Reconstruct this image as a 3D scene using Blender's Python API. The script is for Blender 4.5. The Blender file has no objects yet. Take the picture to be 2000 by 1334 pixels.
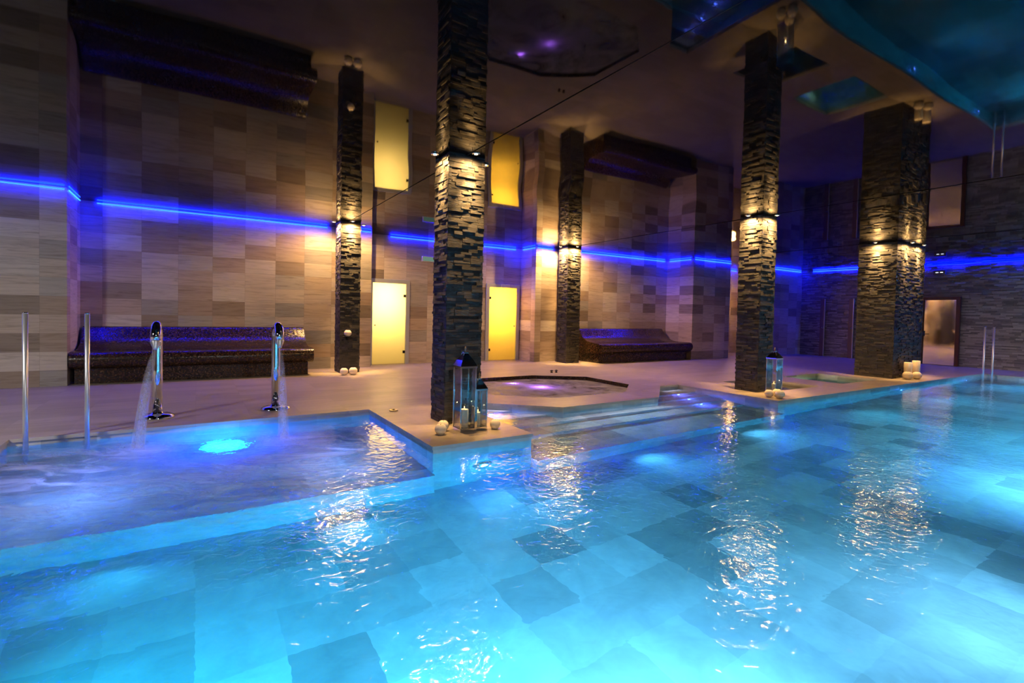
import bpy, bmesh, math, random
from math import sin, cos, pi, sqrt
from mathutils import Vector, Matrix, geometry
random.seed(7)
SC = bpy.context.scene
COL = SC.collection
# ------------------------------------------------------------------ camera
def make_camera():
    f, yaw, pitch, roll, cy, H = 976.745, .5633947, -.0257030, .0214509, 638.127, 1.40
    fw = Vector((cos(pitch)*sin(yaw), cos(pitch)*cos(yaw), sin(pitch)))
    rt = Vector((cos(yaw), -sin(yaw), 0)); up = rt.cross(fw)
    r2 = rt*cos(roll)+up*sin(roll); u2 = -rt*sin(roll)+up*cos(roll)
    cd = bpy.data.cameras.new('camera'); co = bpy.data.objects.new('camera', cd); COL.objects.link(co)
    cd.sensor_width = 36; cd.lens = f/2000*36; cd.shift_y = (cy-667)/2000; cd.clip_end = 200; cd.clip_start = .02
    m = Matrix((r2, u2, -fw)).transposed().to_4x4(); m.translation = (0, 0, H); co.matrix_world = m
    SC.camera = co
make_camera()
# ------------------------------------------------------------------ world, exposure, ambience
SC.view_settings.view_transform = 'Standard'; SC.view_settings.look = 'None'
SC.view_settings.gamma = 1; SC.view_settings.use_curve_mapping = False
SC.view_settings.exposure = 0.0
SC.cycles.use_denoising = True
SC.cycles.sample_clamp_indirect = 30.0
SC.cycles.max_bounces = 6; SC.cycles.diffuse_bounces = 3; SC.cycles.glossy_bounces = 3
SC.cycles.transmission_bounces = 4; SC.cycles.transparent_max_bounces = 8
SC.cycles.use_adaptive_sampling = True; SC.cycles.adaptive_threshold = .08; SC.cycles.adaptive_min_samples = 16
SC.cycles.caustics_reflective = False; SC.cycles.caustics_refractive = True
W = bpy.data.worlds.new('world'); SC.world = W; W.use_nodes = True
W.node_tree.nodes['Background'].inputs[0].default_value = (.10, .12, .2, 1)
W.node_tree.nodes['Background'].inputs[1].default_value = .0
WARM = (1.0, .56, .19)
P_SPOT, P_POOL, P_FILL = 172, 205, 15
def light(name, typ, loc, energy, color, **kw):
    d = bpy.data.lights.new(name, typ); d.energy = energy; d.color = color
    rot = kw.pop('aim', None)
    for k, v in kw.items(): setattr(d, k, v)
    o = bpy.data.objects.new(name, d); COL.objects.link(o); o.location = loc
    if rot is not None: o.rotation_euler = Vector(rot).to_track_quat('-Z', 'Y').to_euler()
    return o
# unseen fill lights added at the camera-side pool wall to brighten the pool floor
for x, e, c in ((.2, .62, (.26, .60, 1)), (1.7, .72, (.50, .58, 1)), (4.2, .16, (.50, .58, 1)), (7.6, .40, (.40, .60, 1)), (10., .46, (.26, .62, 1)), (13., .48, (.16, .60, 1)), (16.3, .48, (.10, .56, 1))):
    light('underwater_fill', 'AREA', (x, .47, -.24), P_POOL*e, c, aim=(0, 1, -.95), shape='RECTANGLE', size=1.0, size_y=.2, spread=2.0)
# floor fill from the blue wall lamps, plus unseen lights added along those walls
for x, y, z, e, c in ((-.5, 4.70, -.86, .08, (.05, .50, 1)), (1.2, 4.70, -.86, .08, (.10, .50, 1)), (2.75, 4.74, -.70, .22, (.14, .50, 1)), (4.9, 4.63, -.90, .18, (.14, .50, 1)), (7.2, 4.63, -.90, .20, (.14, .50, 1)), (10.2, 4.74, -.5, .42, (.10, .54, 1)), (13.35, 4.74, -.5, .42, (.06, .54, 1)), (17.4, 4.74, -.5, .42, (.05, .52, 1))):
    light('floor_fill_beam', 'SPOT', (x, y, z), P_POOL*e*1.5, c, aim=(0, -1, .22), spot_size=2.8, spot_blend=1., shadow_soft_size=0)
light('underwater_fill', 'AREA', (-1.6, 2.6, -.5), P_POOL*.42, (.01, .55, 1), aim=(1, -.1, -.5), shape='RECTANGLE', size=.6, size_y=.3, spread=1.9)  # unseen light added at the left wall for a deeper blue
light('underwater_fill', 'AREA', (18.66, 2.6, -.5), P_POOL*.5, (.04, .50, 1), aim=(-1, .1, -.3), shape='RECTANGLE', size=.6, size_y=.3, spread=2.0)
# unseen strips added under the whirlpool kerb to brighten the treads from behind
light('step_fill', 'AREA', (5.8, 5.93, -.115), 9, (.70, .66, 1), aim=(0, -1, -.9), shape='RECTANGLE', size=2.2, size_y=.03, spread=2.6)
light('step_fill', 'AREA', (8.2, 6.86, -.115), .5, (.60, .58, 1), aim=(0, -1, -.9), shape='RECTANGLE', size=.5, size_y=.03, spread=2.6)
light('step_fill', 'AREA', (4.05, 6.53, -.115), 2.5, (.70, .62, 1), aim=(-.65, -.75, -.9), shape='RECTANGLE', size=1.4, size_y=.03, spread=2.6)
# unseen fill lights added to brighten the walls, deck and platform
light('hall_fill', 'AREA', (1.0, -1.4, 3.2), P_FILL*4.5, (1, .93, .88), aim=(0, .6, -1), shape='DISK', size=.5, spread=2.1)
light('hall_fill', 'AREA', (8.5, -1.4, 3.2), P_FILL*2.0, (.80, .90, 1.0), aim=(0, .6, -1), shape='DISK', size=.5, spread=2.1)
light('hall_fill', 'AREA', (17., -.6, 3.2), P_FILL*5, (.78, .90, 1.0), aim=(.7, .4, -1), shape='DISK', size=.5, spread=2.1)
light('hall_fill', 'AREA', (-4.0, 5.0, 3.2), P_FILL*5.0, (1, .93, .86), aim=(.2, .8, -1), shape='DISK', size=.4, spread=2.1)
# ------------------------------------------------------------------ helpers
def tag(o, label=None, cat=None, group=None, kind=None):
    if label: o['label'] = label
    if cat: o['category'] = cat
    if group: o['group'] = group
    if kind: o['kind'] = kind
    return o
def empty(name, loc, rz=0):
    o = bpy.data.objects.new(name, None); COL.objects.link(o); o.location = loc; o.rotation_euler = (0, 0, rz)
    o.empty_display_size = .1
    return o
def copy_tree(o, parent=None):
    c = o.copy(); COL.objects.link(c); c.parent = parent
    for ch in list(o.children): copy_tree(ch, c)
    return c
class MB:
    def __init__(s): s.v = []; s.f = []; s.sm = []
    def add(s, vs, fs, smooth=False):
        n = len(s.v); s.v += [tuple(v) for v in vs]; s.f += [tuple(i+n for i in f) for f in fs]; s.sm += [smooth]*len(fs)
    def box(s, x0, x1, y0, y1, z0, z1):
        s.add([(x0,y0,z0),(x1,y0,z0),(x1,y1,z0),(x0,y1,z0),(x0,y0,z1),(x1,y0,z1),(x1,y1,z1),(x0,y1,z1)],
              [(0,3,2,1),(4,5,6,7),(0,1,5,4),(1,2,6,5),(2,3,7,6),(3,0,4,7)])
    def quad(s, a, b, c, d): s.add([a, b, c, d], [(0, 1, 2, 3)])
    def lathe(s, prof, n=32, c=(0, 0, 0), smooth=True):
        vs = []; fs = []
        for r, z in prof:
            for k in range(n):
                a = 2*pi*k/n; vs.append((c[0]+r*cos(a), c[1]+r*sin(a), c[2]+z))
        m = len(prof)
        for i in range(m-1):
            for k in range(n):
                k2 = (k+1) % n; fs.append((i*n+k, i*n+k2, (i+1)*n+k2, (i+1)*n+k))
        if prof[0][0] > 1e-4: fs.append(tuple(range(n))[::-1])
        if prof[-1][0] > 1e-4: fs.append(tuple((m-1)*n+k for k in range(n)))
        s.add(vs, fs, smooth)
    def tube(s, pts, rad, n=16, cap=True, flat=1.0):
        pts = [Vector(p) for p in pts]; vs = []; fs = []
        if not hasattr(rad, '__len__'): rad = [rad]*len(pts)
        ref = None
        for i, p in enumerate(pts):
            t = (pts[min(i+1, len(pts)-1)]-pts[max(i-1, 0)]).normalized()
            if ref is None:
                ref = Vector((1, 0, 0)) if abs(t.x) < .9 else Vector((0, 1, 0))
            a = (ref-t*ref.dot(t)).normalized(); b = t.cross(a); ref = a
            for k in range(n):
                g = 2*pi*k/n; vs.append(p+(a*cos(g)+b*sin(g)*flat)*rad[i])
        for i in range(len(pts)-1):
            for k in range(n):
                k2 = (k+1) % n; fs.append((i*n+k, i*n+k2, (i+1)*n+k2, (i+1)*n+k))
        if cap: fs.append(tuple(range(n))[::-1]); fs.append(tuple((len(pts)-1)*n+k for k in range(n)))
        s.add(vs, fs, True)
    def prism(s, prof, x0, x1, smooth=False):     # profile (y,z) run along x
        n = len(prof); vs = [(x0, y, z) for y, z in prof]+[(x1, y, z) for y, z in prof]
        s.add(vs, [(i, (i+1) % n, (i+1) % n+n, i+n) for i in range(n)], smooth)
        tri = geometry.tessellate_polygon([[Vector((y, z, 0)) for y, z in prof]])
        s.add([(x0, y, z) for y, z in prof], tri); s.add([(x1, y, z) for y, z in prof], tri)
    def build(s, name, mat, parent=None, recalc=True, bevel=0, loc=None):
        me = bpy.data.meshes.new(name); me.from_pydata(s.v, [], s.f)
        if recalc:
            bm = bmesh.new(); bm.from_mesh(me); bm.faces.ensure_lookup_table()
            for i, f in enumerate(bm.faces): f.smooth = s.sm[i]
            bmesh.ops.recalc_face_normals(bm, faces=bm.faces); bm.to_mesh(me); bm.free()
        else:
            for i, p in enumerate(me.polygons): p.use_smooth = s.sm[i]
        me.materials.append(mat); o = bpy.data.objects.new(name, me); COL.objects.link(o)
        if parent: o.parent = parent
        if loc: o.location = loc
        if bevel:
            b = o.modifiers.new('bevel', 'BEVEL'); b.width = bevel; b.segments = 2; b.limit_method = 'ANGLE'
        return o
def struct(o): o['kind'] = 'structure'; return o
# ------------------------------------------------------------------ materials
class NT:
    def __init__(s, name):
        s.m = bpy.data.materials.new(name); s.m.use_nodes = True; s.t = s.m.node_tree; s.t.nodes.clear()
        s.out = s.t.nodes.new('ShaderNodeOutputMaterial')
    def n(s, typ, ins=None, **props):
        nd = s.t.nodes.new('ShaderNode'+typ)
        for k, v in props.items(): setattr(nd, k, v)
        for k, v in (ins or {}).items():
            sk = nd.inputs[k]
            if isinstance(v, bpy.types.NodeSocket): s.t.links.new(v, sk)
            elif isinstance(v, bpy.types.Node): s.t.links.new(v.outputs[0], sk)
            else:
                if hasattr(sk.default_value, '__len__') and hasattr(v, '__len__') and len(v) == 3 and len(sk.default_value) == 4: v = (*v, 1)
                sk.default_value = v
        return nd
    def math(s, op, a, b=None, c=None, clamp=False):
        ins = {0: a}
        if b is not None: ins[1] = b
        if c is not None: ins[2] = c
        return s.n('Math', ins, operation=op, use_clamp=clamp).outputs[0]
    def ramp(s, fac, stops, interp='LINEAR'):
        r = s.n('ValToRGB', {0: fac}); e = r.color_ramp.elements; r.color_ramp.interpolation = interp
        while len(e) < len(stops): e.new(.5)
        for k, (p, c) in enumerate(stops): e[k].position = p; e[k].color = (*c, 1) if len(c) == 3 else c
        return r.outputs[0]
    def mix(s, fac, a, b, blend='MIX'):
        nd = s.n('Mix', data_type='RGBA', blend_type=blend)
        for idx, v in ((0, fac), (6, a), (7, b)):
            sk = nd.inputs[idx]
            if isinstance(v, bpy.types.NodeSocket): s.t.links.new(v, sk)
            else: sk.default_value = (*v, 1) if hasattr(v, '__len__') else v
        return nd.outputs[2]
    def noise(s, vec, scale, detail=2, rough=.5, dist=0):
        ins = {'Scale': scale, 'Detail': detail, 'Roughness': rough, 'Distortion': dist}
        if vec is not None: ins['Vector'] = vec
        return s.n('TexNoise', ins).outputs[0]
    def pos(s):
        g = s.n('NewGeometry'); x = s.n('SeparateXYZ', {0: g.outputs['Position']})
        return g, x.outputs[0], x.outputs[1], x.outputs[2]
    def xyz(s, x, y, z=0.0): return s.n('CombineXYZ', {0: x, 1: y, 2: z}).outputs[0]
    def done(s, sh): s.t.links.new(sh.outputs[0], s.out.inputs[0]); return s.m
def simple(name, col, rough=.5, metal=0, spec=.5, emit=None, es=0, **kw):
    t = NT(name); ins = {'Base Color': col, 'Roughness': rough, 'Metallic': metal, 'Specular IOR Level': spec}
    if emit: ins['Emission Color'] = emit; ins['Emission Strength'] = es
    for k, v in kw.items(): ins[k] = v
    return t.done(t.n('BsdfPrincipled', ins))
def m_tilewall():
    t = NT('sandstone tile'); g, x, y, z = t.pos()
    u = t.math('ADD', t.math('ADD', x, y), .07); tu = t.math('DIVIDE', u, .61); tv = t.math('DIVIDE', t.math('ADD', z, .04), .315)
    fu = t.math('FLOOR', tu); fv = t.math('FLOOR', tv)
    wn = t.n('TexWhiteNoise', {'Vector': t.xyz(fu, fv, 3.7)}, noise_dimensions='3D')
    base = t.ramp(wn.outputs[0], [(0, (.27, .23, .19)), (.2, (.44, .35, .27)), (.42, (.54, .45, .36)), (.6, (.60, .53, .45)), (.8, (.66, .61, .54)), (1, (.30, .29, .28))])
    off = t.math('MULTIPLY', wn.outputs[0], 37.)
    vec = t.xyz(t.math('ADD', t.math('MULTIPLY', u, 1.6), off), t.math('MULTIPLY', z, 17.), off)
    n1 = t.noise(vec, 1.0, 5, .6, 1.2)
    base = t.mix(1.0, base, t.ramp(n1, [(.25, (.66, .62, .58)), (.5, (1, .98, .95)), (.75, (1.12, 1.1, 1.08))]), 'MULTIPLY')
    ju = t.math('ABSOLUTE', t.math('SUBTRACT', t.math('FRACT', tu), .5)); jv = t.math('ABSOLUTE', t.math('SUBTRACT', t.math('FRACT', tv), .5))
    j = t.math('MAXIMUM', t.math('GREATER_THAN', ju, .4965), t.math('GREATER_THAN', jv, .493))
    base = t.mix(t.math('MULTIPLY', j, .35), base, (.12, .09, .07))
    bp = t.n('Bump', {'Height': n1, 'Strength': .25, 'Distance': .01})
    return t.done(t.n('BsdfPrincipled', {'Base Color': base, 'Roughness': .5, 'Specular IOR Level': .3, 'Normal': bp.outputs[0]}))
def m_deck(name='deck tile', stops=((0, (.335, .29, .23)), (.5, (.375, .325, .26)), (1, (.41, .36, .295))), tile=.6):
    t = NT(name); g, x, y, z = t.pos()
    tu = t.math('DIVIDE', x, tile); tv = t.math('DIVIDE', t.math('ADD', y, .2), tile*.5)
    wn = t.n('TexWhiteNoise', {'Vector': t.xyz(t.math('FLOOR', tu), t.math('FLOOR', tv), 1.3)}, noise_dimensions='3D')
    base = t.ramp(wn.outputs[0], list(stops))
    n1 = t.noise(t.xyz(t.math('MULTIPLY', x, 2.), t.math('MULTIPLY', y, 11.), z), 1., 4, .6, .8)
    base = t.mix(1., base, t.ramp(n1, [(.3, (.88, .86, .84)), (.7, (1.06, 1.05, 1.04))]), 'MULTIPLY')
    ju = t.math('ABSOLUTE', t.math('SUBTRACT', t.math('FRACT', tu), .5)); jv = t.math('ABSOLUTE', t.math('SUBTRACT', t.math('FRACT', tv), .5))
    j = t.math('MAXIMUM', t.math('GREATER_THAN', ju, .4965), t.math('GREATER_THAN', jv, .493))
    base = t.mix(t.math('MULTIPLY', j, .22), base, (.2, .16, .12))
    return t.done(t.n('BsdfPrincipled', {'Base Color': base, 'Roughness': .42, 'Specular IOR Level': .35}))
def m_basin():
    t = NT('pool stone tile'); g, x, y, z = t.pos()
    tu = t.math('DIVIDE', x, .46); tv = t.math('DIVIDE', t.math('ADD', y, .1), .46)
    fz = t.math('FLOOR', t.math('MULTIPLY', t.math('ADD', z, .04), 3.2))
    wn = t.n('TexWhiteNoise', {'Vector': t.xyz(t.math('FLOOR', tu), t.math('FLOOR', tv), fz)}, noise_dimensions='3D')
    base = t.ramp(wn.outputs[0], [(0, (.43, .42, .375)), (.12, (.51, .49, .44)), (.25, (.60, .57, .51)), (.5, (.68, .65, .58)), (.8, (.72, .69, .62)), (1, (.78, .75, .68))])
    n1 = t.noise(g.outputs['Position'], 3., 4, .6, .5)
    base = t.mix(1., base, t.ramp(n1, [(.3, (.82, .82, .82)), (.7, (1.08, 1.08, 1.08))]), 'MULTIPLY')
    return t.done(t.n('BsdfPrincipled', {'Base Color': base, 'Roughness': .6, 'Specular IOR Level': .2}))
def m_stone(name, a, b, c, rust):
    t = NT(name); g = t.n('NewGeometry'); isl = g.outputs['Random Per Island']
    base = t.ramp(isl, [(0, a), (.5, b), (1, c)])
    n1 = t.noise(g.outputs['Position'], 9., 5, .65, .6)
    base = t.mix(t.ramp(n1, [(.5, (0, 0, 0)), (.75, (.75, .75, .75))]), base, rust)
    n2 = t.noise(t.n('VectorMath', {0: g.outputs['Position'], 1: (14, 14, 46)}, operation='MULTIPLY').outputs[0], 1.5, 5, .65)
    bp = t.n('Bump', {'Height': n2, 'Strength': .7, 'Distance': .012})
    return t.done(t.n('BsdfPrincipled', {'Base Color': base, 'Roughness': .58, 'Specular IOR Level': .4, 'Normal': bp.outputs[0]}))
def m_mosaic(name='dark glass mosaic', bright=1.):
    t = NT(name); g = t.n('NewGeometry')
    v = t.n('TexVoronoi', {'Vector': g.outputs['Position'], 'Scale': 52., 'Randomness': .35}, feature='F1', distance='CHEBYCHEV')
    r = t.n('TexWhiteNoise', {'Vector': v.outputs['Color']}, noise_dimensions='3D')
    base = t.ramp(r.outputs[0], [(0, (.010, .007, .006)), (.45, (.022, .012, .008)), (.75, (.06, .028, .014)), (.93, (.075, .04, .02)), (1, (.15, .09, .05))])
    d = t.n('VectorMath', {0: r.outputs[1], 1: (.5, .5, .5)}, operation='SUBTRACT')
    d = t.n('VectorMath', {0: d.outputs[0], 'Scale': .10}, operation='SCALE')
    nn = t.n('VectorMath', {0: g.outputs['Normal'], 1: d.outputs[0]}, operation='ADD')
    nn = t.n('VectorMath', {0: nn.outputs[0]}, operation='NORMALIZE')
    return t.done(t.n('BsdfPrincipled', {'Base Color': base, 'Roughness': .24, 'Specular IOR Level': .5, 'Normal': nn.outputs[0]}))
def m_water(name, tint, foam=None, amp=1.0):
    """clear rippled water; foam = function(t, x, y) -> factor socket of churned white water on the surface"""
    t = NT(name); g, x, y, z = t.pos()
    p2 = t.xyz(x, y, 0.0)
    big = t.noise(p2, 1.3, 2, .5, .4); mid = t.noise(p2, 5.5, 2, .5, .6); fine = t.noise(p2, 11.5, 1.5, .55, .8)
    h = t.math('ADD', t.math('MULTIPLY', big, .010), t.math('ADD', t.math('MULTIPLY', mid, .0042), t.math('MULTIPLY', fine, .0062)))
    h = t.math('MULTIPLY', h, amp)
    fsock = None; stir = 0.0
    if foam:
        fsock, extra = foam(t, x, y)
        stir = t.math('MULTIPLY', t.math('MULTIPLY', t.noise(p2, 9., 3, .6, 1.), extra), .010)
        h = t.math('ADD', h, stir)
    bp = t.n('Bump', {'Height': h, 'Strength': 1., 'Distance': 1.})
    b2 = t.n('Bump', {'Height': t.math('ADD', t.math('MULTIPLY', t.math('ADD', t.math('MULTIPLY', big, .010), t.math('MULTIPLY', mid, .0030)), amp), t.math('MULTIPLY', stir, 1.6)), 'Strength': 1., 'Distance': 1.})
    rf = t.n('BsdfRefraction', {'Color': (1, 1, 1), 'Roughness': 0., 'IOR': 1.33, 'Normal': b2.outputs[0]})
    gs = t.n('BsdfGlossy', {'Color': (1, 1, 1), 'Roughness': .06, 'Normal': bp.outputs[0]})
    fr = t.n('Fresnel', {'IOR': 1.33, 'Normal': bp.outputs[0]})
    gl = t.n('MixShader', {0: fr, 1: rf, 2: gs})
    va = t.n('VolumeAbsorption', {'Color': tint, 'Density': .55}); t.t.links.new(va.outputs[0], t.out.inputs[1])
    if not foam: return t.done(gl)
    fm = t.n('BsdfDiffuse', {'Color': (.74, .74, .78), 'Normal': bp.outputs[0]})
    tr = t.n('BsdfTranslucent', {'Color': (.74, .76, .82)})
    fo = t.n('MixShader', {0: .45, 1: fm, 2: tr})
    return t.done(t.n('MixShader', {0: fsock, 1: gl, 2: fo}))
def bay_foam(t, x, y):
    p = t.xyz(x, y, 0.0)
    def dist(cx, cy): return t.math('SQRT', t.math('ADD', t.math('POWER', t.math('SUBTRACT', x, cx), 2.), t.math('POWER', t.math('SUBTRACT', y, cy), 2.)))
    def fall(d, r, k=1.): return t.math('MULTIPLY', t.math('POWER', t.math('MAXIMUM', t.math('SUBTRACT', 1., t.math('DIVIDE', d, r)), 0.), 1.5), k)
    d1, d2, d3 = dist(-.5, 6.3), dist(.86, 6.1), dist(.28, 6.15)
    # streaks drift from the two falls towards the open pool
    w = t.noise(p, 1.1, 2, .5, .3)
    sx = t.math('ADD', t.math('MULTIPLY', t.math('ADD', x, t.math('MULTIPLY', y, -.55)), 1.1), t.math('MULTIPLY', w, 2.2))
    sy = t.math('ADD', t.math('MULTIPLY', t.math('ADD', y, t.math('MULTIPLY', x, .55)), 3.6), t.math('MULTIPLY', w, 2.2))
    st = t.noise(t.xyz(sx, sy, 0.), 1.2, 5, .62, .9)
    st = t.ramp(st, [(.43, (0, 0, 0)), (.58, (.45, .45, .45)), (.70, (.85, .85, .85))])
    inx = t.n('MapRange', {0: x, 1: 2.0, 2: 1.2}).outputs[0]
    iny = t.n('MapRange', {0: y, 1: 3.7, 2: 4.7}).outputs[0]
    iny2 = t.n('MapRange', {0: y, 1: 6.9, 2: 6.4}).outputs[0]
    hole = t.n('MapRange', {0: d3, 1: .25, 2: 1.0}).outputs[0]
    base = t.math('MULTIPLY', t.math('MULTIPLY', t.math('MULTIPLY', inx, iny), t.math('MULTIPLY', iny2, hole)), t.math('ADD', t.math('MULTIPLY', st, .85), .05))
    f = t.math('ADD', base, t.math('ADD', fall(d1, .5, .7), fall(d2, .5, .7)), clamp=True)
    agit = t.math('ADD', t.math('MULTIPLY', t.math('MULTIPLY', inx, iny), .35), t.math('ADD', fall(d3, .9, .9), t.math('ADD', fall(d1, .6), fall(d2, .6))))
    return f, agit
def spa_foam(t, x, y):
    p = t.xyz(t.math('MULTIPLY', x, .8), t.math('MULTIPLY', y, .8), 0.)
    n = t.noise(p, 1.5, 4, .6, 1.6)
    f = t.ramp(n, [(.34, (.30, .30, .30)), (.48, (.66, .66, .66)), (.60, (.90, .90, .90))])
    return f, 1.0
def m_ceiling():
    t = NT('black gloss stretch film')
    return t.done(t.n('BsdfPrincipled', {'Base Color': (.004, .004, .005), 'Roughness': .03, 'IOR': 1.25, 'Specular IOR Level': .5}))
def m_glassdoor():
    t = NT('frosted glass'); tr = t.n('BsdfTranslucent', {'Color': (.95, .93, .85)}); gl = t.n('BsdfGlossy', {'Color': (1, 1, 1), 'Roughness': .25})
    return t.done(t.n('MixShader', {0: .05, 1: tr, 2: gl}))
def m_mirror():
    t = NT('mirrored glass'); g = t.n('NewGeometry'); n = t.noise(g.outputs['Position'], 1.3, 1)
    bp = t.n('Bump', {'Height': n, 'Strength': .25, 'Distance': .008})
    return t.done(t.n('BsdfPrincipled', {'Base Color': (.62, .56, .52), 'Metallic': 1., 'Roughness': .05, 'Normal': bp.outputs[0]}))
def m_pane():
    t = NT('clear lantern glass'); tr = t.n('BsdfTransparent', {'Color': (.94, .97, .97)}); gl = t.n('BsdfGlossy', {'Color': (1, 1, 1), 'Roughness': .02})
    fr = t.n('Fresnel', {'IOR': 1.5})
    return t.done(t.n('MixShader', {0: t.math('ADD', t.math('MULTIPLY', fr.outputs[0], .8), .015), 1: tr, 2: gl}))
def m_jet():
    t = NT('falling water'); g = t.n('NewGeometry'); lw = t.n('LayerWeight', {'Blend': .35})
    n = t.noise(t.n('VectorMath', {0: g.outputs['Position'], 1: (60, 60, 2)}, operation='MULTIPLY').outputs[0], 1., 2)
    a = t.math('MULTIPLY', t.math('POWER', t.math('SUBTRACT', 1., lw.outputs['Facing']), 1.6), t.math('ADD', t.math('MULTIPLY', n, .45), .14), clamp=True)
    d = t.n('BsdfDiffuse', {'Color': (.85, .85, .9)}); tl = t.n('BsdfTranslucent', {'Color': (.85, .85, .9)})
    mm = t.n('MixShader', {0: .5, 1: d, 2: tl}); tr = t.n('BsdfTransparent', {'Color': (1, 1, 1)})
    return t.done(t.n('MixShader', {0: a, 1: tr, 2: mm}))
def emis(name, c, s):
    t = NT(name); return t.done(t.n('Emission', {'Color': c, 'Strength': s}))
M = dict(
    tile=m_tilewall(), deck=m_deck(), coping=m_deck('pale stone coping', ((0, (.52, .47, .38)), (.5, (.58, .53, .44)), (1, (.63, .58, .49)))),
    basin=m_basin(), pillar=m_stone('dark split slate', (.028, .030, .033), (.056, .056, .057), (.095, .09, .08), (.088, .072, .053)),
    stone=m_stone('grey split stone', (.12, .115, .12), (.24, .225, .22), (.40, .375, .36), (.27, .23, .19)),
    mosaic=m_mosaic(), ceiling=m_ceiling(), seam=simple('seam profile', (.01, .009, .008), .6, spec=.1),
    chrome=simple('polished chrome', (.86, .86, .88), .06, 1), steel=simple('brushed steel', (.74, .75, .77), .34, .75),
    wax=simple('ivory wax', (.93, .82, .65), .45, spec=.3, **{'Subsurface Weight': .08, 'Subsurface Radius': (.03, .02, .012)}),
    wick=simple('burnt wick', (.03, .025, .02), .9), pane=m_pane(), frost=m_glassdoor(), mirror=m_mirror(), jet=m_jet(),
    frame=simple('satin steel frame', (.60, .63, .67), .38, .35), wood=simple('dark red-brown wood', (.085, .022, .010), .38), brown=simple('brown laminate', (.16, .10, .085), .5),
    dark=simple('dark metal', (.02, .02, .022), .45, .4), white=simple('white plastic', (.80, .80, .78), .5), plaster=simple('plain dark plaster', (.12, .11, .10), .8),
    led=emis('blue strip light', (.0004, .003, 1.0), 350), ledb=emis('deep blue strip light', (.0, .0015, 1.0), 420), led_front=emis('cyan strip diffuser', (.07, .42, 1.0), 1.3), ledb_front=emis('blue strip diffuser', (.0, .01, 1.0), 1.0),
    bulb=emis('warm lamp', (1, .74, .42), 14), bluelamp=emis('blue lamp lens', (.10, .20, 1), 30), cyanlamp=emis('cyan lamp lens', (.02, .75, 1), 9),
    violet=emis('violet lamp lens', (.5, .18, 1), 10), sign=emis('sign face', (.45, .75, .60), .30), led_white=emis('white emergency diode', (.8, .85, 1), 3),
    brass=simple('brass floor cap', (.75, .62, .35), .3, 1), flame=simple('amber glass tip', (.55, .33, .18), .2, .6),
    candle_flame=emis('candle flame', (1, .55, .18), 6), box=simple('cream plaster', (.85, .82, .72), .8),
    water=m_water('pool water', (.02, .86, .965), bay_foam), spa=m_water('spa water', (.95, .92, 1.0), spa_foam, 1.6), plunge=m_water('plunge water', (.3, .85, .7), None, .5),
)
# ------------------------------------------------------------------ plan
ZC, ZW, DEP = 3.384, -.08, -1.15
PX1, PX2 = 2.08, 3.35
POOL = [(-1.62, .45), (-1.62, 7.05), (PX1, 7.05), (PX1, 4.79), (PX2, 4.79), (PX2, 7.20), (4.72, 5.96), (6.85, 5.98), (7.95, 6.92), (8.49, 6.92), (8.49, 4.79), (18.69, 4.79), (18.69, .45)]
SPA = [(5.15, 6.68), (6.72, 6.67), (7.54, 7.38), (7.54, 8.72), (6.52, 9.42), (5.22, 9.42), (4.27, 8.55), (4.27, 7.42)]
BATH_A = [(9.86, 5.47), (11.24, 5.47), (11.24, 6.83), (9.86, 6.83)]
BATH_B = [(12.20, 5.45), (13.90, 5.45), (13.90, 6.83), (12.20, 6.83)]
def area(p): return .5*sum(p[i][0]*p[(i+1) % len(p)][1]-p[(i+1) % len(p)][0]*p[i][1] for i in range(len(p)))
def offset(p, d):      # grow a polygon by d
    if area(p) < 0: p = p[::-1]
    n = len(p); out = []
    for i in range(n):
        a, b, c = Vector(p[i-1]), Vector(p[i]), Vector(p[(i+1) % n])
        e1 = (b-a).normalized(); e2 = (c-b).normalized(); n1 = Vector((e1.y, -e1.x)); n2 = Vector((e2.y, -e2.x))
        k = (n1+n2)/(1+n1.dot(n2)); q = b+k*d; out.append((q.x, q.y))
    return out
def flat(mb, loops, z):
    pts = [[Vector((x, y, z)) for x, y in l] for l in loops]
    tri = geometry.tessellate_polygon(pts); mb.add([p for l in pts for p in l], tri)
def skirt(mb, p, z0, z1):
    n = len(p)
    for i in range(n):
        a, b = p[i], p[(i+1) % n]; mb.quad((*a, z0), (*b, z0), (*b, z1), (*a, z1))
# floor: the deck surface with its openings, coping bands along the edges
mb = MB(); flat(mb, [[(-7, -4), (22, -4), (22, 14), (-7, 14)], offset(POOL, .28), offset(SPA, .001), offset(BATH_A, .001), offset(BATH_B, .001)], 0.)
# the spa's own kerb lies between the spa and the pool, so the coping band is trimmed there
def deck():
    mb = MB(); flat(mb, [[(-7, -4), (22, -4), (22, 14), (-7, 14)], POOL, SPA, BATH_A, BATH_B], 0.)
    return struct(mb.build('floor', M['deck'], recalc=False))
deck()
mb = MB()
for P in (POOL,):
    skirt(mb, P, -.036, 0.); O = offset(P, .014); n = len(P); PP = P if area(P) > 0 else P[::-1]
    for i in range(n):
        a, b, c, d = PP[i], PP[(i+1) % n], O[(i+1) % n], O[i]; mb.quad((*a, -.036), (*b, -.036), (*c, -.036), (*d, -.036))
struct(mb.build('trim_1', M['coping'], recalc=False))
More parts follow.
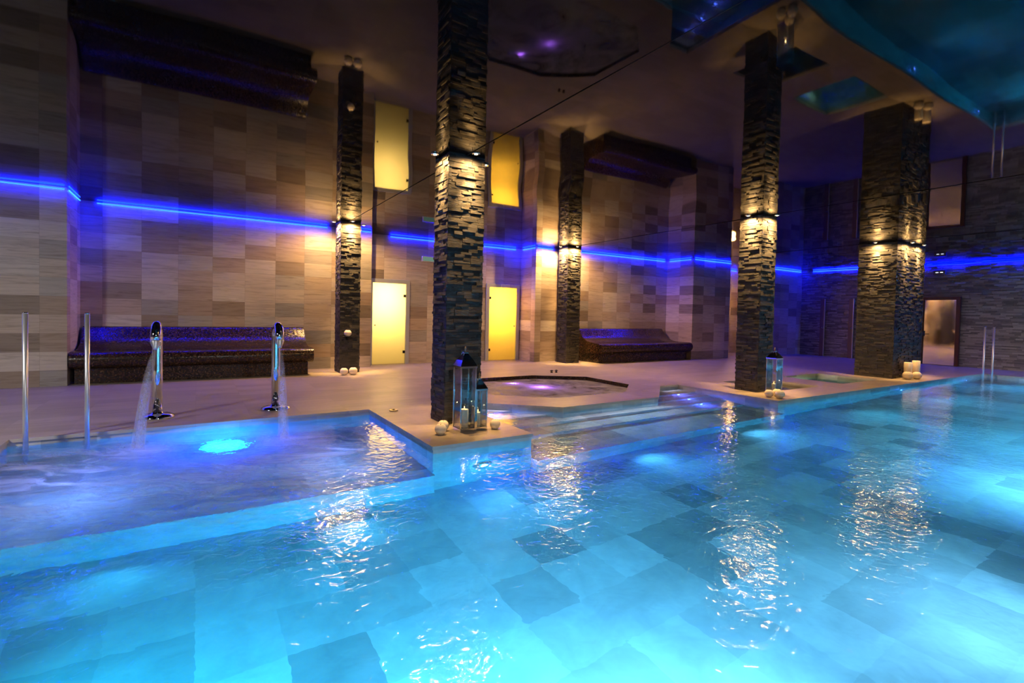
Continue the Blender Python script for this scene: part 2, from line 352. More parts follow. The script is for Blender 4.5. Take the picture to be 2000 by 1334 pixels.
# pool basin, its shallow bubble bay and the flight of steps
def basin():
    O = offset(POOL, .014); mb = MB(); skirt(mb, O, DEP, -.036); flat(mb, [O], DEP)
    return struct(mb.build('floor', M['basin'], recalc=False))
basin()
mb = MB(); mb.box(-1.61, PX1+.01, 4.74, 7.06, DEP-.02, -.70); struct(mb.build('floor', M['basin']))
mb = MB(); ys = [7.3, 6.50, 6.15, 5.80, 5.45]; zs = [-.17, -.32, -.47, -.62, -.77]
prof = [(7.3, DEP-.02), (7.3, -.17)]
for k in range(1, 5): prof += [(ys[k], zs[k-1]), (ys[k], zs[k])]
prof += [(4.68, -.77), (4.68, DEP-.02)]
mb.prism(prof, PX2-.005, 8.50); struct(mb.build('stairs', M['basin']))
# spa and plunge basins
mb = MB(); skirt(mb, SPA, -1.0, 0.); flat(mb, [SPA], -1.0); struct(mb.build('floor', m_mosaic('black spa mosaic'), recalc=False))
for B, dz in ((BATH_A, -1.2), (BATH_B, -1.2)):
    mb = MB(); skirt(mb, B, dz, 0.); flat(mb, [B], dz); struct(mb.build('floor', M['basin'], recalc=False))
def water(name, poly, z, zb, mat, label, cat):       # a closed body of water, its sides just inside the basin walls' stone
    if area(poly) < 0: poly = poly[::-1]
    mb = MB(); flat(mb, [poly], z); flat(mb, [poly], zb); skirt(mb, poly, zb, z)
    me = mb; o = me.build(name, mat); bm = bmesh.new(); bm.from_mesh(o.data); bmesh.ops.remove_doubles(bm, verts=bm.verts, dist=1e-5)
    bmesh.ops.recalc_face_normals(bm, faces=bm.faces); bm.to_mesh(o.data); bm.free()
    return tag(o, label, cat, kind='stuff')
water('pool_water', offset(POOL, .020), ZW, DEP-.06, M['water'], 'clear blue rippled water filling the large swimming pool', 'water')
water('spa_water', offset(SPA, .004), -.075, -1.05, M['spa'], 'foaming purple water in the octagonal whirlpool', 'water')
water('plunge_water', offset(BATH_A, .004), -.07, -1.25, M['plunge'], 'still water of the plunge bath just behind the slim pillar with the single lantern', 'water')
water('plunge_water', offset(BATH_B, .004), -.07, -1.25, M['plunge'], 'greenish water of the plunge bath left of the wide pillar', 'water')
# ------------------------------------------------------------------ walls
def run(name, pts, mat, z0=0., z1=ZC+.1, holes={}):
    mb = MB()
    for i in range(len(pts)-1):
        a, b = Vector(pts[i]), Vector(pts[i+1])
        L = (b-a).length; e = (b-a)/L; cuts = sorted(holes.get(i, [])); s = 0.
        def q(s0, s1, za, zb):
            p, r = a+e*s0, a+e*s1; mb.quad((*p, za), (*r, za), (*r, zb), (*p, zb))
        for h0, h1, ht in cuts:
            q(s, h0, z0, z1); q(h0, h1, ht, z1); s = h1
        q(s, L, z0, z1)
    return struct(mb.build(name, mat, recalc=False))
NX0, NX1, NY = 3.69, 8.40, 12.87
D1 = (3.845, 4.74, 2.135); D2 = (7.31, 8.262, 2.18)
WALL = [(-7, 11.30), (-1.87, 11.30), (-1.87, 12.45), (NX0, 12.45), (NX0, NY), (NX1, NY), (NX1, 12.06), (14.05, 12.06), (14.05, 10.95), (16.07, 10.95), (16.07, 12.55), (18.95, 12.55), (18.95, 11.03), (21.0, 11.03)]
run('wall_back', WALL, M['tile'], holes={4: [(D1[0]-NX0, D1[1]-NX0, D1[2]), (D2[0]-NX0, D2[1]-NX0, D2[2])]})
run('wall_left', [(-7, -4), (-7, 11.3)], M['plaster']); run('wall_front', [(22, -4), (-7, -4)], M['plaster'])
def stone_face(mb, org, u, nrm, width, z0, z1, rh, wr, dep, holes=(), ext=.012):
    org, u, nrm = Vector(org), Vector(u), Vector(nrm); z = z0
    while z < z1-.005:
        h = min(rh*random.uniform(.75, 1.3), z1-z); s = -ext-random.uniform(0, wr[0]*.6)
        while s < width+ext:
            w = random.uniform(*wr); a, b = max(s, -ext), min(s+w, width+ext); s += w
            if b-a < .012: continue
            if any(a < h1 and b > h0 and z < ht for h0, h1, ht in holes):
                for h0, h1, ht in holes:
                    if a < h1 and b > h0 and z < ht:
                        if a < h0-.02: b = h0
                        elif b > h1+.02: a = h1
                        else: b = a
                if b-a < .012: continue
            d = dep*random.random()**1.3+.003; t1, t2 = random.uniform(-.18, .18)*dep, random.uniform(-.18, .18)*dep
            def P(ss, dd, zz): q = org+u*ss+nrm*dd; return (q.x, q.y, zz)
            g = .0012
            vs = [P(a+g, -.03, z+g), P(b-g, -.03, z+g), P(b-g, -.03, z+h-g), P(a+g, -.03, z+h-g), P(a+g, d+t1, z+g), P(b-g, d+t2, z+g), P(b-g, d+t2, z+h-g), P(a+g, d+t1, z+h-g)]
            mb.add(vs, [(4, 5, 6, 7), (0, 1, 5, 4), (1, 2, 6, 5), (2, 3, 7, 6), (3, 0, 4, 7)])
        z += h
    return mb
mb = MB(); mb.quad((21.0, 11.03, 0), (21.0, -4, 0), (21.0, -4, ZC), (21.0, 11.03, ZC))
stone_face(mb, (20.99, 11.03, 0), (0, -1, 0), (-1, 0, 0), 15.0, 0, ZC, .042, (.12, .42), .028, [(11.03-7.03, 11.03-5.955, 2.27)], 0)
struct(mb.build('wall_right', M['stone']))
def pillar(x0, x1, y0, y1, label, rh=.036):
    mb = MB(); mb.box(x0+.01, x1-.01, y0+.01, y1-.01, -.002, ZC+.01); wr = (.09, .26)
    stone_face(mb, (x0, y0, 0), (1, 0, 0), (0, -1, 0), x1-x0, 0, ZC, rh, wr, .020)
    stone_face(mb, (x0, y1, 0), (0, -1, 0), (-1, 0, 0), y1-y0, 0, ZC, rh, wr, .020)
    stone_face(mb, (x1, y0, 0), (0, 1, 0), (1, 0, 0), y1-y0, 0, ZC, rh, wr, .020)
    stone_face(mb, (x1, y1, 0), (-1, 0, 0), (0, 1, 0), x1-x0, 0, ZC, rh, wr, .020)
    return tag(mb.build('stone_pillar', M['pillar']), label, 'pillar')
pillar(2.635, 3.115, 5.70, 6.09, 'nearest dark split-stone pillar, on the pool platform with two lanterns at its foot')
pillar(2.72, 3.135, 11.48, 11.93, 'dark split-stone pillar between the left bench and the bright yellow door, candle on its face')
pillar(9.07, 9.53, 11.40, 11.81, 'far dark split-stone pillar at the left end of the right-hand bench')
pillar(9.065, 9.52, 5.545, 5.985, 'dark split-stone pillar beside the steps with a single lantern at its foot')
pillar(14.505, 16.16, 5.385, 6.20, 'widest dark split-stone pillar, right of the two plunge baths')
# ------------------------------------------------------------------ ceiling: glossy stretch film in four panels
def film(x0, x1, seed, tilt, ripple=0.):
    rnd = random.Random(seed); wav = [(rnd.uniform(.9, 2.4), rnd.uniform(.9, 2.2), rnd.uniform(0, 6.3), rnd.uniform(.0002, .0006)) for _ in range(5)]
    def h(x, y):
        s = sum(a*sin(kx*x*1.5+ky*y*1.2+ph) for kx, ky, ph, a in wav)
        e = min(x-x0, x1-x); s -= .0025*math.exp(-(e/.35)**2)
        s += ripple*(x-x0)*math.exp(-(x-x0)/1.5)*sin(2.3*(y-5.4))*math.exp(-((y-6.4)/1.7)**2)
        return ZC+s+tilt*sin((y-4.)*.55)
    nx, ny = int((x1-x0)/.11), 150; vs = []; fs = []
    for j in range(ny+1):
        for i in range(nx+1):
            x, y = x0+(x1-x0)*i/nx, -4+17.2*j/ny; vs.append((x, y, h(x, y)))
    for j in range(ny):
        for i in range(nx): a = j*(nx+1)+i; fs.append((a, a+nx+1, a+nx+2, a+1))
    mb = MB(); mb.add(vs, fs, True); return struct(mb.build('ceiling', M['ceiling'], recalc=False))
SE = (2.87, 9.20, 14.50)
film(-7, SE[0], 3, .002); film(SE[0], SE[1], 11, 0., .012); film(SE[1], SE[2], 5, .003); film(SE[2], 21.3, 8, -.0008)
for k, x in enumerate(SE):
    mb = MB(); mb.box(x-.004, x+.004, -4, 13, ZC-.007, ZC+.02); struct(mb.build('trim_%d' % (k+2), M['seam']))
# ------------------------------------------------------------------ blue light strips along the ceiling edge
def strip(a, b, label, mat='led', off=.015):
    a, b = Vector(a), Vector(b); e = (b-a).normalized(); nrm = Vector((e.y, -e.x)); mb = MB()
    p = [a+nrm*off, b+nrm*off, b+nrm*(off+.012), a+nrm*(off+.012)]
    z0, z1 = ZC-.042, ZC-.026
    F = [(0, 3, 2, 1), (4, 5, 6, 7), (0, 1, 5, 4), (1, 2, 6, 5), (2, 3, 7, 6), (3, 0, 4, 7)]
    mb.add([(*q, z0) for q in p]+[(*q, z1) for q in p], F)
    o = tag(empty('light_strip', (0, 0, 0)), label, 'light strip', 'blue light strips along the ceiling edge')
    mb.build('diode_tape', M[mat], o); g = p[2]-p[1]; p2 = [p[3], p[2], p[2]+g*.25, p[3]+g*.25]
    mb = MB(); mb.add([(*q, z0-.001) for q in p2]+[(*q, z1+.001) for q in p2], F); mb.build('diffuser', M['led_front' if mat == 'led' else 'ledb_front'], o)
strip((-7, 11.3), (-1.90, 11.3), 'blue light strip above the tiled wall at the far left, behind the two poles')
strip((-1.87, 11.36), (-1.87, 12.30), 'short slanting blue light strip on the corner left of the left bench')
strip((-1.62, 12.45), (2.62, 12.45), 'long blue light strip above the left mosaic bench')
strip((3.10, 12.45), (3.66, 12.45), 'short blue light strip right of the pillar with the candle on its face')
strip((4.3, 12.87), (8.2, 12.87), 'blue light strip above the two yellow doors')
strip((8.40, 12.75), (8.40, 12.10), 'short blue light strip on the corner right of the orange yellow door')
strip((8.45, 12.06), (9.0, 12.06), 'blue light strip just left of the far pillar by the right-hand bench')
strip((9.6, 12.06), (13.9, 12.06), 'long blue light strip above the right-hand mosaic bench')
strip((14.05, 11.95), (14.05, 11.05), 'short blue light strip on the inner corner at the right end of the right-hand bench')
strip((14.1, 10.95), (16.05, 10.95), 'blue light strip above the tiled wall right of the right-hand bench')
strip((16.4, 12.55), (18.8, 12.55), 'blue light strip inside the amber recess')
strip((19.0, 11.03), (20.85, 11.03), 'blue light strip above the narrow tiled wall beside the grey stone wall')
strip((21.0-.03, 10.6), (21.0-.03, 8.6), 'blue light strip at the far left end of the grey stone wall')
strip((21.0-.03, 8.4), (21.0-.03, -2), 'deep blue light strip above the wooden framed door in the grey stone wall', 'ledb')
# ------------------------------------------------------------------ downlights by the pillars
def make_downlight():
    r = empty('downlight', (0, 0, 0))
    mb = MB(); mb.lathe([(.030, .0), (.046, -.004), (.052, .004), (.052, .02)], 24); mb.build('ring', M['chrome'], r)
    mb = MB(); mb.lathe([(.0, -.002), (.022, -.002), (.022, .012)], 20); mb.build('lens', M['bulb'], r)
    return r
proto = make_downlight(); first = True
def downlight(x, y, nx, ny, label, e=1.0, eb=None):      # (nx, ny) points from the pillar face to the lamp
    global first
    o = proto if first else copy_tree(proto); first = False
    o.location = (x, y, ZC-.012); tag(o, label, 'ceiling light', 'warm downlights around the pillars')
    light('downlight_beam', 'SPOT', (x, y, ZC-.03), P_SPOT*2.3*(eb or e), WARM, aim=(-.17*nx, -.17*ny, -1), spot_size=.80, spot_blend=1.0, shadow_soft_size=.03)
    light('downlight_spill', 'SPOT', (x, y, ZC-.03), P_SPOT*.38*e, WARM, aim=(.1*nx, .1*ny, -1), spot_size=3.1, spot_blend=.6, shadow_soft_size=.03)
N1, N2, N3, N4, N5 = 'nearest pillar', 'pillar with the candle on its face', 'pillar beside the steps', 'widest pillar', 'far pillar by the right-hand bench'
downlight(2.52, 5.88, -1, 0, 'warm downlight in the ceiling at the left side of the '+N1, .95, 1.3); downlight(2.93, 5.56, 0, -1, 'warm downlight over the front face of the '+N1, .95, 1.3); downlight(3.25, 5.90, 1, 0, 'warm downlight at the right side of the '+N1, .95, 1.3)
downlight(2.60, 11.70, -1, 0, 'warm downlight at the left side of the '+N2, 2.6, 2.0); downlight(2.93, 11.35, 0, -1, 'warm downlight over the front face of the '+N2, 2.6, 2.0); downlight(3.27, 11.70, 1, 0, 'warm downlight at the right side of the '+N2, 2.6, 2.0)
downlight(8.94, 5.76, -1, 0, 'warm downlight at the left side of the '+N3, 2.2, 1.6); downlight(9.32, 5.41, 0, -1, 'warm downlight over the front face of the '+N3, 2.2, 1.6); downlight(9.66, 5.76, 1, 0, 'warm downlight at the right side of the '+N3, 2.2, 1.6)
downlight(14.38, 5.80, -1, 0, 'warm downlight at the left side of the '+N4, 1.5, 1.5); downlight(15.02, 5.25, 0, -1, 'left-hand warm downlight over the front face of the '+N4, 1.5, 1.5); downlight(15.72, 5.25, 0, -1, 'right-hand warm downlight over the front face of the '+N4, 1.5, 1.5)
downlight(8.94, 11.60, -1, 0, 'warm downlight at the left side of the '+N5, 4.0, 2.2); downlight(9.30, 11.27, 0, -1, 'warm downlight over the front face of the '+N5, 4.0, 2.2); downlight(9.66, 11.60, 1, 0, 'warm downlight at the right side of the '+N5, 4.0, 2.2)
light('recess_lamp', 'POINT', (17.6, 12.0, 2.2), 45, (1, .50, .10), shadow_soft_size=.15)
# ------------------------------------------------------------------ doors
def glass_door(idx, D, y, hinge_right, tip, lamp, frame_sides):
    r = empty('door_%d' % idx, ((D[0]+D[1])/2, y, 0)); r['kind'] = 'structure'; w = (D[1]-D[0])/2; h = D[2]
    mb = MB(); t = .105
    mb.box(-w-t, w+t, -.03, .02, h, h+t); mb.box(w, w+t, -.03, .02, 0, h); mb.box(-w-t, -w, -.03, .02, 0, h)
    mb.build('door_frame', M['frame'], r, bevel=.004)
    mb = MB(); mb.box(-w+.004, w-.004, .0, .01, .012, h-.004); mb.build('glass_leaf', M['frost'], r)
    s = 1 if hinge_right else -1
    for z in (.32, h-.32):
        mb = MB(); mb.box(s*w-.06 if s > 0 else -w, s*w if s > 0 else -w+.06, -.022, .016, z-.035, z+.035); mb.build('hinge', M['dark'], r, bevel=.004)
    mb = MB(); mb.lathe([(.0, 0), (.022, 0), (.022, .03), (.0, .034)], 16); k = mb.build('door_knob', M['chrome'], r); k.rotation_euler = (pi/2, 0, 0); k.location = (-s*(w-.07), 0, 1.03)
    # the lit cabin behind the frosted leaf
    mb = MB(); x0, x1, y0, y1 = -w-.25, w+.25, .015, .9
    mb.quad((x0, y0, 0), (x0, y1, 0), (x0, y1, 2.5), (x0, y0, 2.5)); mb.quad((x1, y0, 0), (x1, y1, 0), (x1, y1, 2.5), (x1, y0, 2.5))
    mb.quad((x0, y1, 0), (x1, y1, 0), (x1, y1, 2.5), (x0, y1, 2.5)); mb.quad((x0, y0, 2.5), (x1, y0, 2.5), (x1, y1, 2.5), (x0, y1, 2.5))
    mb.build('cabin_lining', M['box'], r)
    light('cabin_lamp', 'AREA', ((D[0]+D[1])/2+tip, y+.6, 1.75), lamp[0], lamp[1], aim=(0, -1, -.15), shape='RECTANGLE', size=.8, size_y=1.0)
glass_door(1, D1, NY, True, -.1, (48, (1, .64, .16)), None)
glass_door(2, D2, NY, False, -.12, (54, (1, .48, .035)), None)
def mirror_door():
    r = empty('door_3', (20.97, 6.49, 0)); r['kind'] = 'structure'; mb = MB()
    for a, b, z0, z1 in ((-.535, -.43, 0, 2.265), (.43, .535, 0, 2.265), (-.43, .43, 2.165, 2.265)): mb.box(-.09, .0, a, b, z0, z1)
    mb.build('door_frame', M['wood'], r, bevel=.006)
    mb = MB(); mb.box(-.03, -.018, -.43, .43, .01, 2.165); mb.build('mirror_leaf', M['mirror'], r)
    mb = MB(); mb.box(-.075, -.03, .395, .425, .95, 1.12); mb.tube([(-.075, .40, 1.02), (-.085, .40, 1.02), (-.085, .29, 1.02)], .011, 10); mb.build('door_handle', M['dark'], r)
mirror_door()
for i, y in enumerate((10.17, 9.15)):
    r = empty('door_%d' % (i+4), (20.93, y, 0)); r['kind'] = 'structure'
    mb = MB(); mb.box(-.04, .03, -.075, .075, 0, 2.24); mb.build('door_leaf', M['brown'], r, bevel=.004)
    mb = MB(); mb.box(-.048, .03, -.09, -.075, 0, 2.25); mb.build('edge_strip', M['steel'], r)
    mb = MB(); mb.lathe([(.0, 0), (.03, .0), (.036, .03), (.02, .05), (.0, .052)], 16); k = mb.build('door_knob', M['chrome'], r); k.rotation_euler = (0, -pi/2, 0); k.location = (-.04, -.04, 1.12)
# signs and plates
r = tag(empty('exit_sign', (5.36, NY-.03, 2.845)), 'small white sign box high on the wall behind the nearest pillar', 'sign')
mb = MB(); mb.box(-.185, .185, -.025, .028, -.075, .075); mb.build('sign_box', M['white'], r, bevel=.006)
mb = MB(); mb.box(-.165, .165, -.028, -.025, -.055, .055); mb.build('sign_face', M['sign'], r)
r = tag(empty('door_plate', (7.85, NY-.045, 2.235)), 'white plate on the frame above the orange yellow door', 'sign')
mb = MB(); mb.box(-.145, .145, -.012, .014, -.05, .05); mb.build('plate', M['white'], r, bevel=.004)
r = tag(empty('emergency_light', (20.95, 6.54, 3.08)), 'slim emergency light box above the wooden framed door', 'emergency light')
mb = MB(); mb.box(-.05, .03, -.16, .16, -.075, .075); mb.build('housing', simple('smoky plastic', (.12, .12, .16), .4), r, bevel=.006)
for y in (-.06, .06):
    mb = MB(); mb.box(-.056, -.05, y-.035, y+.035, -.008, .008); mb.build('diode', M['led_white'], r)
# ------------------------------------------------------------------ mosaic benches
def bench(x0, x1, yw, label):
    r = tag(empty('mosaic_bench', ((x0+x1)/2, yw, 0)), label, 'bench'); X0, X1 = x0-r.location.x, x1-r.location.x
    back = [(-.012, .30), (-.012, .985), (-.06, .99), (-.09, .97), (-.12, .93), (-.17, .88), (-.235, .80), (-.30, .735), (-.38, .68), (-.48, .635), (-.60, .603), (-.74, .585), (-.80, .582), (-.80, .30)]
    def sm(o, ang=.7):
        for p in o.data.polygons: p.use_smooth = True
        o.data.set_sharp_from_angle(angle=ang)
    mb = MB(); mb.prism(back, X0+.03, X1-.26 if x0 > 5 else X1-.03, False); sm(mb.build('backrest', M['mosaic'], r))
    nose = [(-.012, .28), (-.012, .575), (-.90, .575)]
    for k in range(0, 13):
        a = pi/2+pi*k/12; nose.append((-1.04+.15*cos(a), .425+.15*sin(a)))
    nose += [(-.98, .265), (-.96, .265)]
    mb = MB(); mb.prism(nose, X0, X1, False); sm(mb.build('seat', M['mosaic'], r))
    mb = MB(); mb.box(X0+.05, X1-.09, -1.0, -.012, 0, .285); mb.build('base', M['mosaic'], r)
    return r
bench(-1.85, 2.13, 12.45, 'long dark mosaic heated bench with blue reflections left of the pillar with the candle')
bench(9.97, 14.38 if False else 14.03, 12.06, 'long dark mosaic heated bench in the right-hand recess behind the whirlpool')
# ------------------------------------------------------------------ poles, spouts and falls
def pole(x, y, zb, zt, label, r=.0225):
    o = tag(empty('handrail_pole', (x, y, 0)), label, 'handrail')
    mb = MB(); mb.tube([(0, 0, zb), (0, 0, zt-.006)], r, 20); mb.build('tube', M['steel'], o)
    mb = MB(); mb.lathe([(r+.001, zt-.012), (r+.001, zt-.003), (r-.003, zt), (0, zt)], 20); mb.build('end_cap', M['chrome'], o)
pole(-1.457, 6.872, -.70, 1.312, 'leftmost upright chrome pole standing in the pool corner')
pole(-.99, 6.97, -.70, 1.313, 'second upright chrome pole in the pool, in front of the left bench')
pole(18.42, 4.70, DEP, 1.335, 'left one of the two chrome poles by the grey stone wall')
pole(18.52, 4.54, DEP, 1.335, 'right one of the two chrome poles by the grey stone wall')
def spout(x, y, label, dx):
    o = tag(empty('water_spout', (x, y, 0)), label, 'water spout')
    mb = MB(); mb.lathe([(.185, 0), (.185, .012), (.178, .026), (.150, .042), (.105, .052), (.06, .056), (.058, .07)], 36); mb.build('base_flange', M['chrome'], o)
    pts = [(0, 0, .05), (0, 0, .60), (0, 0, 1.02)]
    for k in range(1, 9):
        a = pi*.86*k/8; pts.append((0, -.16+.16*cos(a), 1.03+.135*sin(a)))
    e = Vector(pts[-1]); d = Vector((0, -.14, -.34)).normalized(); pts += [tuple(e+d*.03), tuple(e+d*.12)]
    mb = MB(); mb.tube(pts, [.055]*len(pts), 24); o = mb.build('pipe', M['chrome'], o)
    e2 = Vector(pts[-1]); mb = MB(); mb.tube([tuple(e2), tuple(e2+d*.012), tuple(e2+d*.085), tuple(e2+d*.10)], [.056, .056, .026, .024], 24); mb.build('nozzle', M['steel'], o)
    tip = e2+d*.10
    return tip, d
def fall(x, y, tip, hit, label):
    a = Vector((x, y, 0))+tip+Vector((0, -.004, -.012)); b = Vector(hit); pts = []; rad = []
    for k in range(15):
        s = k/14; p = a.lerp(b, s); p.z = a.z+(b.z-a.z)*(.35*s+.65*s*s) ; p.y = a.y+(b.y-a.y)*s; pts.append(p); rad.append(.022+.040*s**.8)
    mb = MB(); mb.tube(pts, rad, 20, cap=False); tag(mb.build('water_fall', M['jet'], recalc=False), label, 'water jet')
tip, d = spout(-.41, 7.68, 'chrome swan-neck water spout nearer the poles at the left', 0)
fall(-.41, 7.68, tip, (-.505, 6.33, ZW), 'thin stream of water falling from the left-hand chrome spout')
tip, d = spout(.94, 7.63, 'chrome swan-neck water spout in front of the right end of the left bench', 0)
fall(.94, 7.63, tip, (.84, 6.10, ZW), 'thin stream of water falling from the right-hand chrome spout')
# ------------------------------------------------------------------ lanterns and candles
def lantern(x, y, w, h, roof, label, rz=0):
    o = tag(empty('lantern', (x, y, 0), rz), label, 'lantern'); q = w/2; pt = .012
    mb = MB(); mb.box(-q, q, -q, q, 0, .035); mb.build('base', M['chrome'], o, bevel=.003)
    for sx in (-1, 1):
        for sy in (-1, 1):
            mb = MB(); mb.box(sx*q-(pt if sx > 0 else 0), sx*q+(0 if sx > 0 else pt), sy*q-(pt if sy > 0 else 0), sy*q+(0 if sy > 0 else pt), .035, h); mb.build('post', M['chrome'], o)
    for k in range(4):
        a = k*pi/2; mb = MB(); g = q-.006
        c, s = cos(a), sin(a)
        def R(u, v, z): return (u*c-v*s, u*s+v*c, z)
        vs = [R(-q+pt, -g-.0015, .035), R(q-pt, -g-.0015, .035), R(q-pt, -g-.0015, h), R(-q+pt, -g-.0015, h), R(-q+pt, -g+.0015, .035), R(q-pt, -g+.0015, .035), R(q-pt, -g+.0015, h), R(-q+pt, -g+.0015, h)]
        mb.add(vs, [(0, 1, 2, 3), (7, 6, 5, 4), (0, 4, 5, 1), (1, 5, 6, 2), (2, 6, 7, 3), (3, 7, 4, 0)]); mb.build('glass_pane', M['pane'], o)
    mb = MB(); p = [(q+.006, h), (q+.006, h+.022), (q*.72, h+.022+roof*.42), (q*.22, h+.022+roof*.9), (q*.30, h+.022+roof*.93), (q*.30, h+.022+roof)]
    vs = []; fs = []
    for rr, z in p: vs += [(-rr, -rr, z), (rr, -rr, z), (rr, rr, z), (-rr, rr, z)]
    for i in range(len(p)-1):
        for k in range(4): fs.append((i*4+k, i*4+(k+1) % 4, (i+1)*4+(k+1) % 4, (i+1)*4+k))
    fs += [(3, 2, 1, 0), tuple(len(p)*4-4+k for k in range(4))]
    mb.add(vs, fs); o = mb.build('roof', M['chrome'], o, bevel=.002)
    zt = h+.022+roof
    mb = MB(); mb.lathe([(.012, zt-.004), (.016, zt+.012), (.009, zt+.026), (.014, zt+.04), (.004, zt+.062), (0, zt+.066)], 16); mb.build('finial', M['flame'], o)
    mb = MB(); rr = q*.42; mb.tube([(-rr*cos(t), .0+rr*.2, zt-.03+rr*sin(t)*1.1) for t in [pi*k/10 for k in range(11)]], .003, 8); mb.build('ring_handle', M['chrome'], o)
lantern(2.715, 5.325, .205, .75, .165, 'tall chrome and glass lantern with a thick candle, at the foot of the nearest pillar')
lantern(2.905, 5.315, .150, .47, .120, 'short chrome and glass lantern with a slim candle, right of the tall lantern')
lantern(9.10, 5.235, .20, .665, .130, 'chrome and glass lantern at the foot of the pillar beside the steps')
def pcandle(x, y, z, r, h, label, group=None, lit=False):
    o = tag(empty('pillar_candle', (x, y, z)), label, 'candle', group); mb = MB()
    mb.lathe([(r-.004, 0), (r, .004), (r, h-.006), (r-.006, h), (r*.7, h-.006), (r*.25, h-.012), (0, h-.013)], 28); mb.build('wax', M['wax'], o)
    mb = MB(); mb.tube([(0, 0, h-.014), (0, .001, h), (.003, .001, h+.012)], .0025, 6); mb.build('wick', M['wick'], o)
    if lit:
        mb = MB(); mb.lathe([(0, h+.006), (.005, h+.012), (.006, h+.019), (.003, h+.030), (0, h+.038)], 12); mb.build('flame', M['candle_flame'], o)
        light('candle_light', 'POINT', (x, y, z+h+.05), .55, (1, .62, .26), shadow_soft_size=.01)
pcandle(2.715, 5.325, .036, .050, .215, 'thick lit ivory candle inside the tall lantern', None, True)
pcandle(2.895, 5.315, .036, .030, .165, 'slim lit ivory candle inside the short lantern', None, True)
pcandle(9.10, 5.235, .036, .034, .17, 'slim lit ivory candle inside the lantern by the steps', None, True)
def bcandle(x, y, r, label, z=0, group='round ivory candles'):
    o = tag(empty('ball_candle', (x, y, z)), label, 'candle', group); mb = MB()
    prof = [(r*.45, 0)]
    for k in range(1, 15):
        a = -pi/2+.45+(pi-.45-.55)*k/14; prof.append((r*cos(a), r*.93+r*.95*sin(a)))
    zt = prof[-1][1]; rt = prof[-1][0]; prof += [(rt*.8, zt-.004), (rt*.4, zt-.014), (0, zt-.018)]
    mb.lathe(prof, 32); mb.build('wax', M['wax'], o)
    mb = MB(); mb.tube([(0, 0, zt-.02), (0, .001, zt-.006), (.003, .001, zt+.006)], .0025, 6); mb.build('wick', M['wick'], o)
G1 = 'round ivory candles on the near platform'
bcandle(2.375, 5.245, .068, 'round ivory candle in front at the left of the tall lantern, nearest the pool edge', group=G1)
bcandle(2.475, 5.395, .068, 'round ivory candle tucked behind another, left of the tall lantern', group=G1)
bcandle(3.075, 5.205, .064, 'single round ivory candle right of the short lantern', group=G1)
G2 = 'round ivory candles at the pillar by the left bench'
bcandle(2.705, 11.04, .085, 'left one of two round ivory candles on the floor before the candle pillar', group=G2)
bcandle(2.895, 11.02, .090, 'right one of two round ivory candles on the floor before the candle pillar', group=G2)
bcandle(2.86, 11.385, .080, 'round ivory candle on a bracket halfway up the dark pillar', z=.818, group=G2)
o = tag(empty('candle_bracket', (2.86, 11.45, .80)), 'small dark bracket holding the candle halfway up the pillar', 'bracket')
mb = MB(); mb.box(-.11, .11, -.13, .02, .006, .018); mb.build('shelf', M['dark'], o, bevel=.003)
mb = MB(); mb.box(-.012, .012, -.10, .01, -.07, .006); mb.build('support', M['dark'], o)
G3 = 'round ivory candles by the steps'
bcandle(8.72, 5.10, .075, 'left one of the three round ivory candles by the lantern beside the steps', group=G3)
bcandle(8.78, 4.935, .080, 'front round ivory candle of three, nearest the corner of the platform beside the steps', group=G3)
bcandle(8.93, 5.07, .078, 'rear round ivory candle of three, against the lantern beside the steps', group=G3)
G4 = 'ivory candles at the widest pillar'
bcandle(14.78, 5.16, .105, 'left round ivory candle at the foot of the widest pillar', group=G4)
bcandle(15.07, 5.07, .10, 'right round ivory candle at the foot of the widest pillar', group=G4)
pcandle(15.02, 5.24, 0, .085, .40, 'left short cylinder candle at the foot of the widest pillar', 'cylinder candles at the widest pillar')
pcandle(15.30, 5.17, 0, .085, .44, 'right taller cylinder candle at the foot of the widest pillar', 'cylinder candles at the widest pillar')
# ------------------------------------------------------------------ lamps in the water, floor fittings
def wlamp(x, y, z, nrm, label, r=.045, mat='bluelamp', e=3., c=(.05, .10, 1), group='small blue lamps set in the pool walls and steps', push=.05):
    o = tag(empty('pool_lamp', (x, y, z)), label, 'pool lamp', group); o.rotation_euler = Vector(nrm).to_track_quat('Z', 'Y').to_euler()
    mb = MB(); mb.lathe([(r*.98, -.01), (r*1.35, -.002), (r*1.3, .008), (r, .009)], 24); mb.build('bezel', M['steel'], o)
    mb = MB(); mb.lathe([(r, 0), (r, .006), (r*.6, .012), (0, .014)], 24); mb.build('lens', M[mat], o)
    n = Vector(nrm).normalized(); light('pool_lamp_glow', 'POINT', Vector((x, y, z))+n*push, e, c, shadow_soft_size=0)
wlamp(2.69, 4.776, -.70, (0, -1, 0), 'blue lamp under water in the wall below the lantern platform', .055, 'bluelamp', 9, (.03, .15, 1))
wlamp(13.35, 4.776, -.40, (0, -1, 0), 'blue lamp under water in the pool wall left of the widest pillar', .05, 'bluelamp', 6, (.03, .12, 1))
wlamp(17.40, 4.776, -.48, (0, -1, 0), 'blue lamp under water in the pool wall near the pair of far poles', .05, 'bluelamp', 6, (.03, .12, 1))
wlamp(3.75, 6.495, -.25, (0, -1, .0), 'blue lamp on the steps at the left, just behind the lantern platform', .042, 'bluelamp', 7, (.10, .10, 1))
wlamp(7.98, 6.495, -.26, (0, -1, .0), 'topmost of the three blue lamps on the right of the steps', .044, 'bluelamp', 9, (.08, .08, 1))
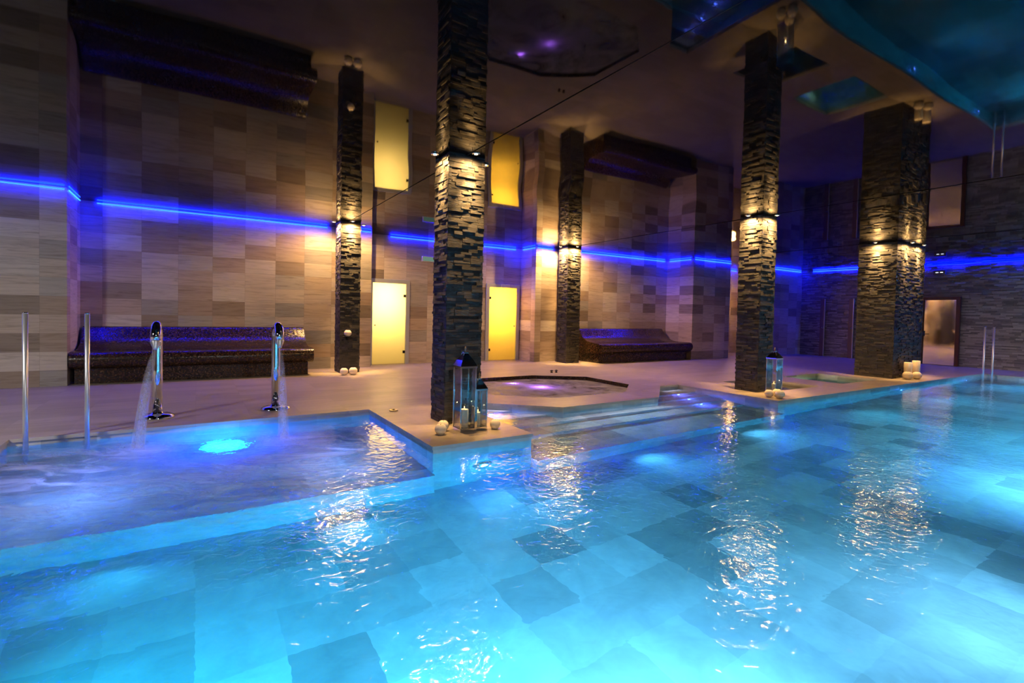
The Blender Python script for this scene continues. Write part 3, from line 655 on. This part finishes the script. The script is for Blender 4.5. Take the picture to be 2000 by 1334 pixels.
wlamp(7.85, 6.145, -.40, (0, -1, .0), 'middle one of the three blue lamps on the right of the steps', .044, 'bluelamp', 9, (.08, .08, 1))
wlamp(7.75, 5.795, -.55, (0, -1, .0), 'lowest of the three blue lamps on the right of the steps', .044, 'bluelamp', 9, (.08, .08, 1))
light('bay_fill', 'POINT', (-.9, 5.5, -.25), 18, (.20, .28, 1), shadow_soft_size=0); light('bay_fill', 'POINT', (1.3, 5.5, -.25), 12, (.22, .32, 1), shadow_soft_size=0)  # unseen lights without fittings, added to brighten the shallow bay
wlamp(.285, 6.80, -.695, (0, 0, 1), 'bright cyan lamp bubbling under the water between the two spouts', .26, 'cyanlamp', 100, (.0, .04, 1), None, .22)
wlamp(5.70, 9.0, -.13, (0, -1, .4), 'violet lamp at the back rim of the whirlpool', .05, 'violet', 14, (.42, .12, 1), 'violet lamps in the whirlpool', .08)
wlamp(5.95, 8.25, -.25, (0, 0, 1), 'violet lamp in the middle of the whirlpool', .06, 'violet', 18, (.42, .12, 1), 'violet lamps in the whirlpool', .06)
light('plunge_glow', 'POINT', (13.0, 6.6, -.6), 6, (.45, .85, .75), shadow_soft_size=0)
o = tag(empty('floor_drain', (2.36, 6.81, 0)), 'round brass drain cover in the deck between the pool corner and the nearest pillar', 'drain')
mb = MB(); mb.lathe([(.062, 0), (.062, .012), (.056, .016), (.030, .016), (.028, .008), (0, .008)], 32); mb.build('cap', M['brass'], o)
mb = MB(); mb.box(-.012, .012, -.004, .004, .008, .024); mb.build('grip', M['dark'], o)
for k, x in enumerate((7.26, 7.40)):
    o = tag(empty('floor_fitting', (x, 9.66, 0)), 'small dark fitting on the deck behind the whirlpool, %s one' % ('left' if k == 0 else 'right'), 'floor fitting', 'small dark fittings behind the whirlpool')
    mb = MB(); mb.lathe([(.03, 0), (.03, .02), (.012, .03), (.012, .05)], 12); mb.build('stem', M['dark'], o)
    mb = MB(); mb.tube([(-.045, 0, .045), (0, 0, .06), (.045, 0, .045)], .009, 8); mb.build('grip', M['dark'], o)
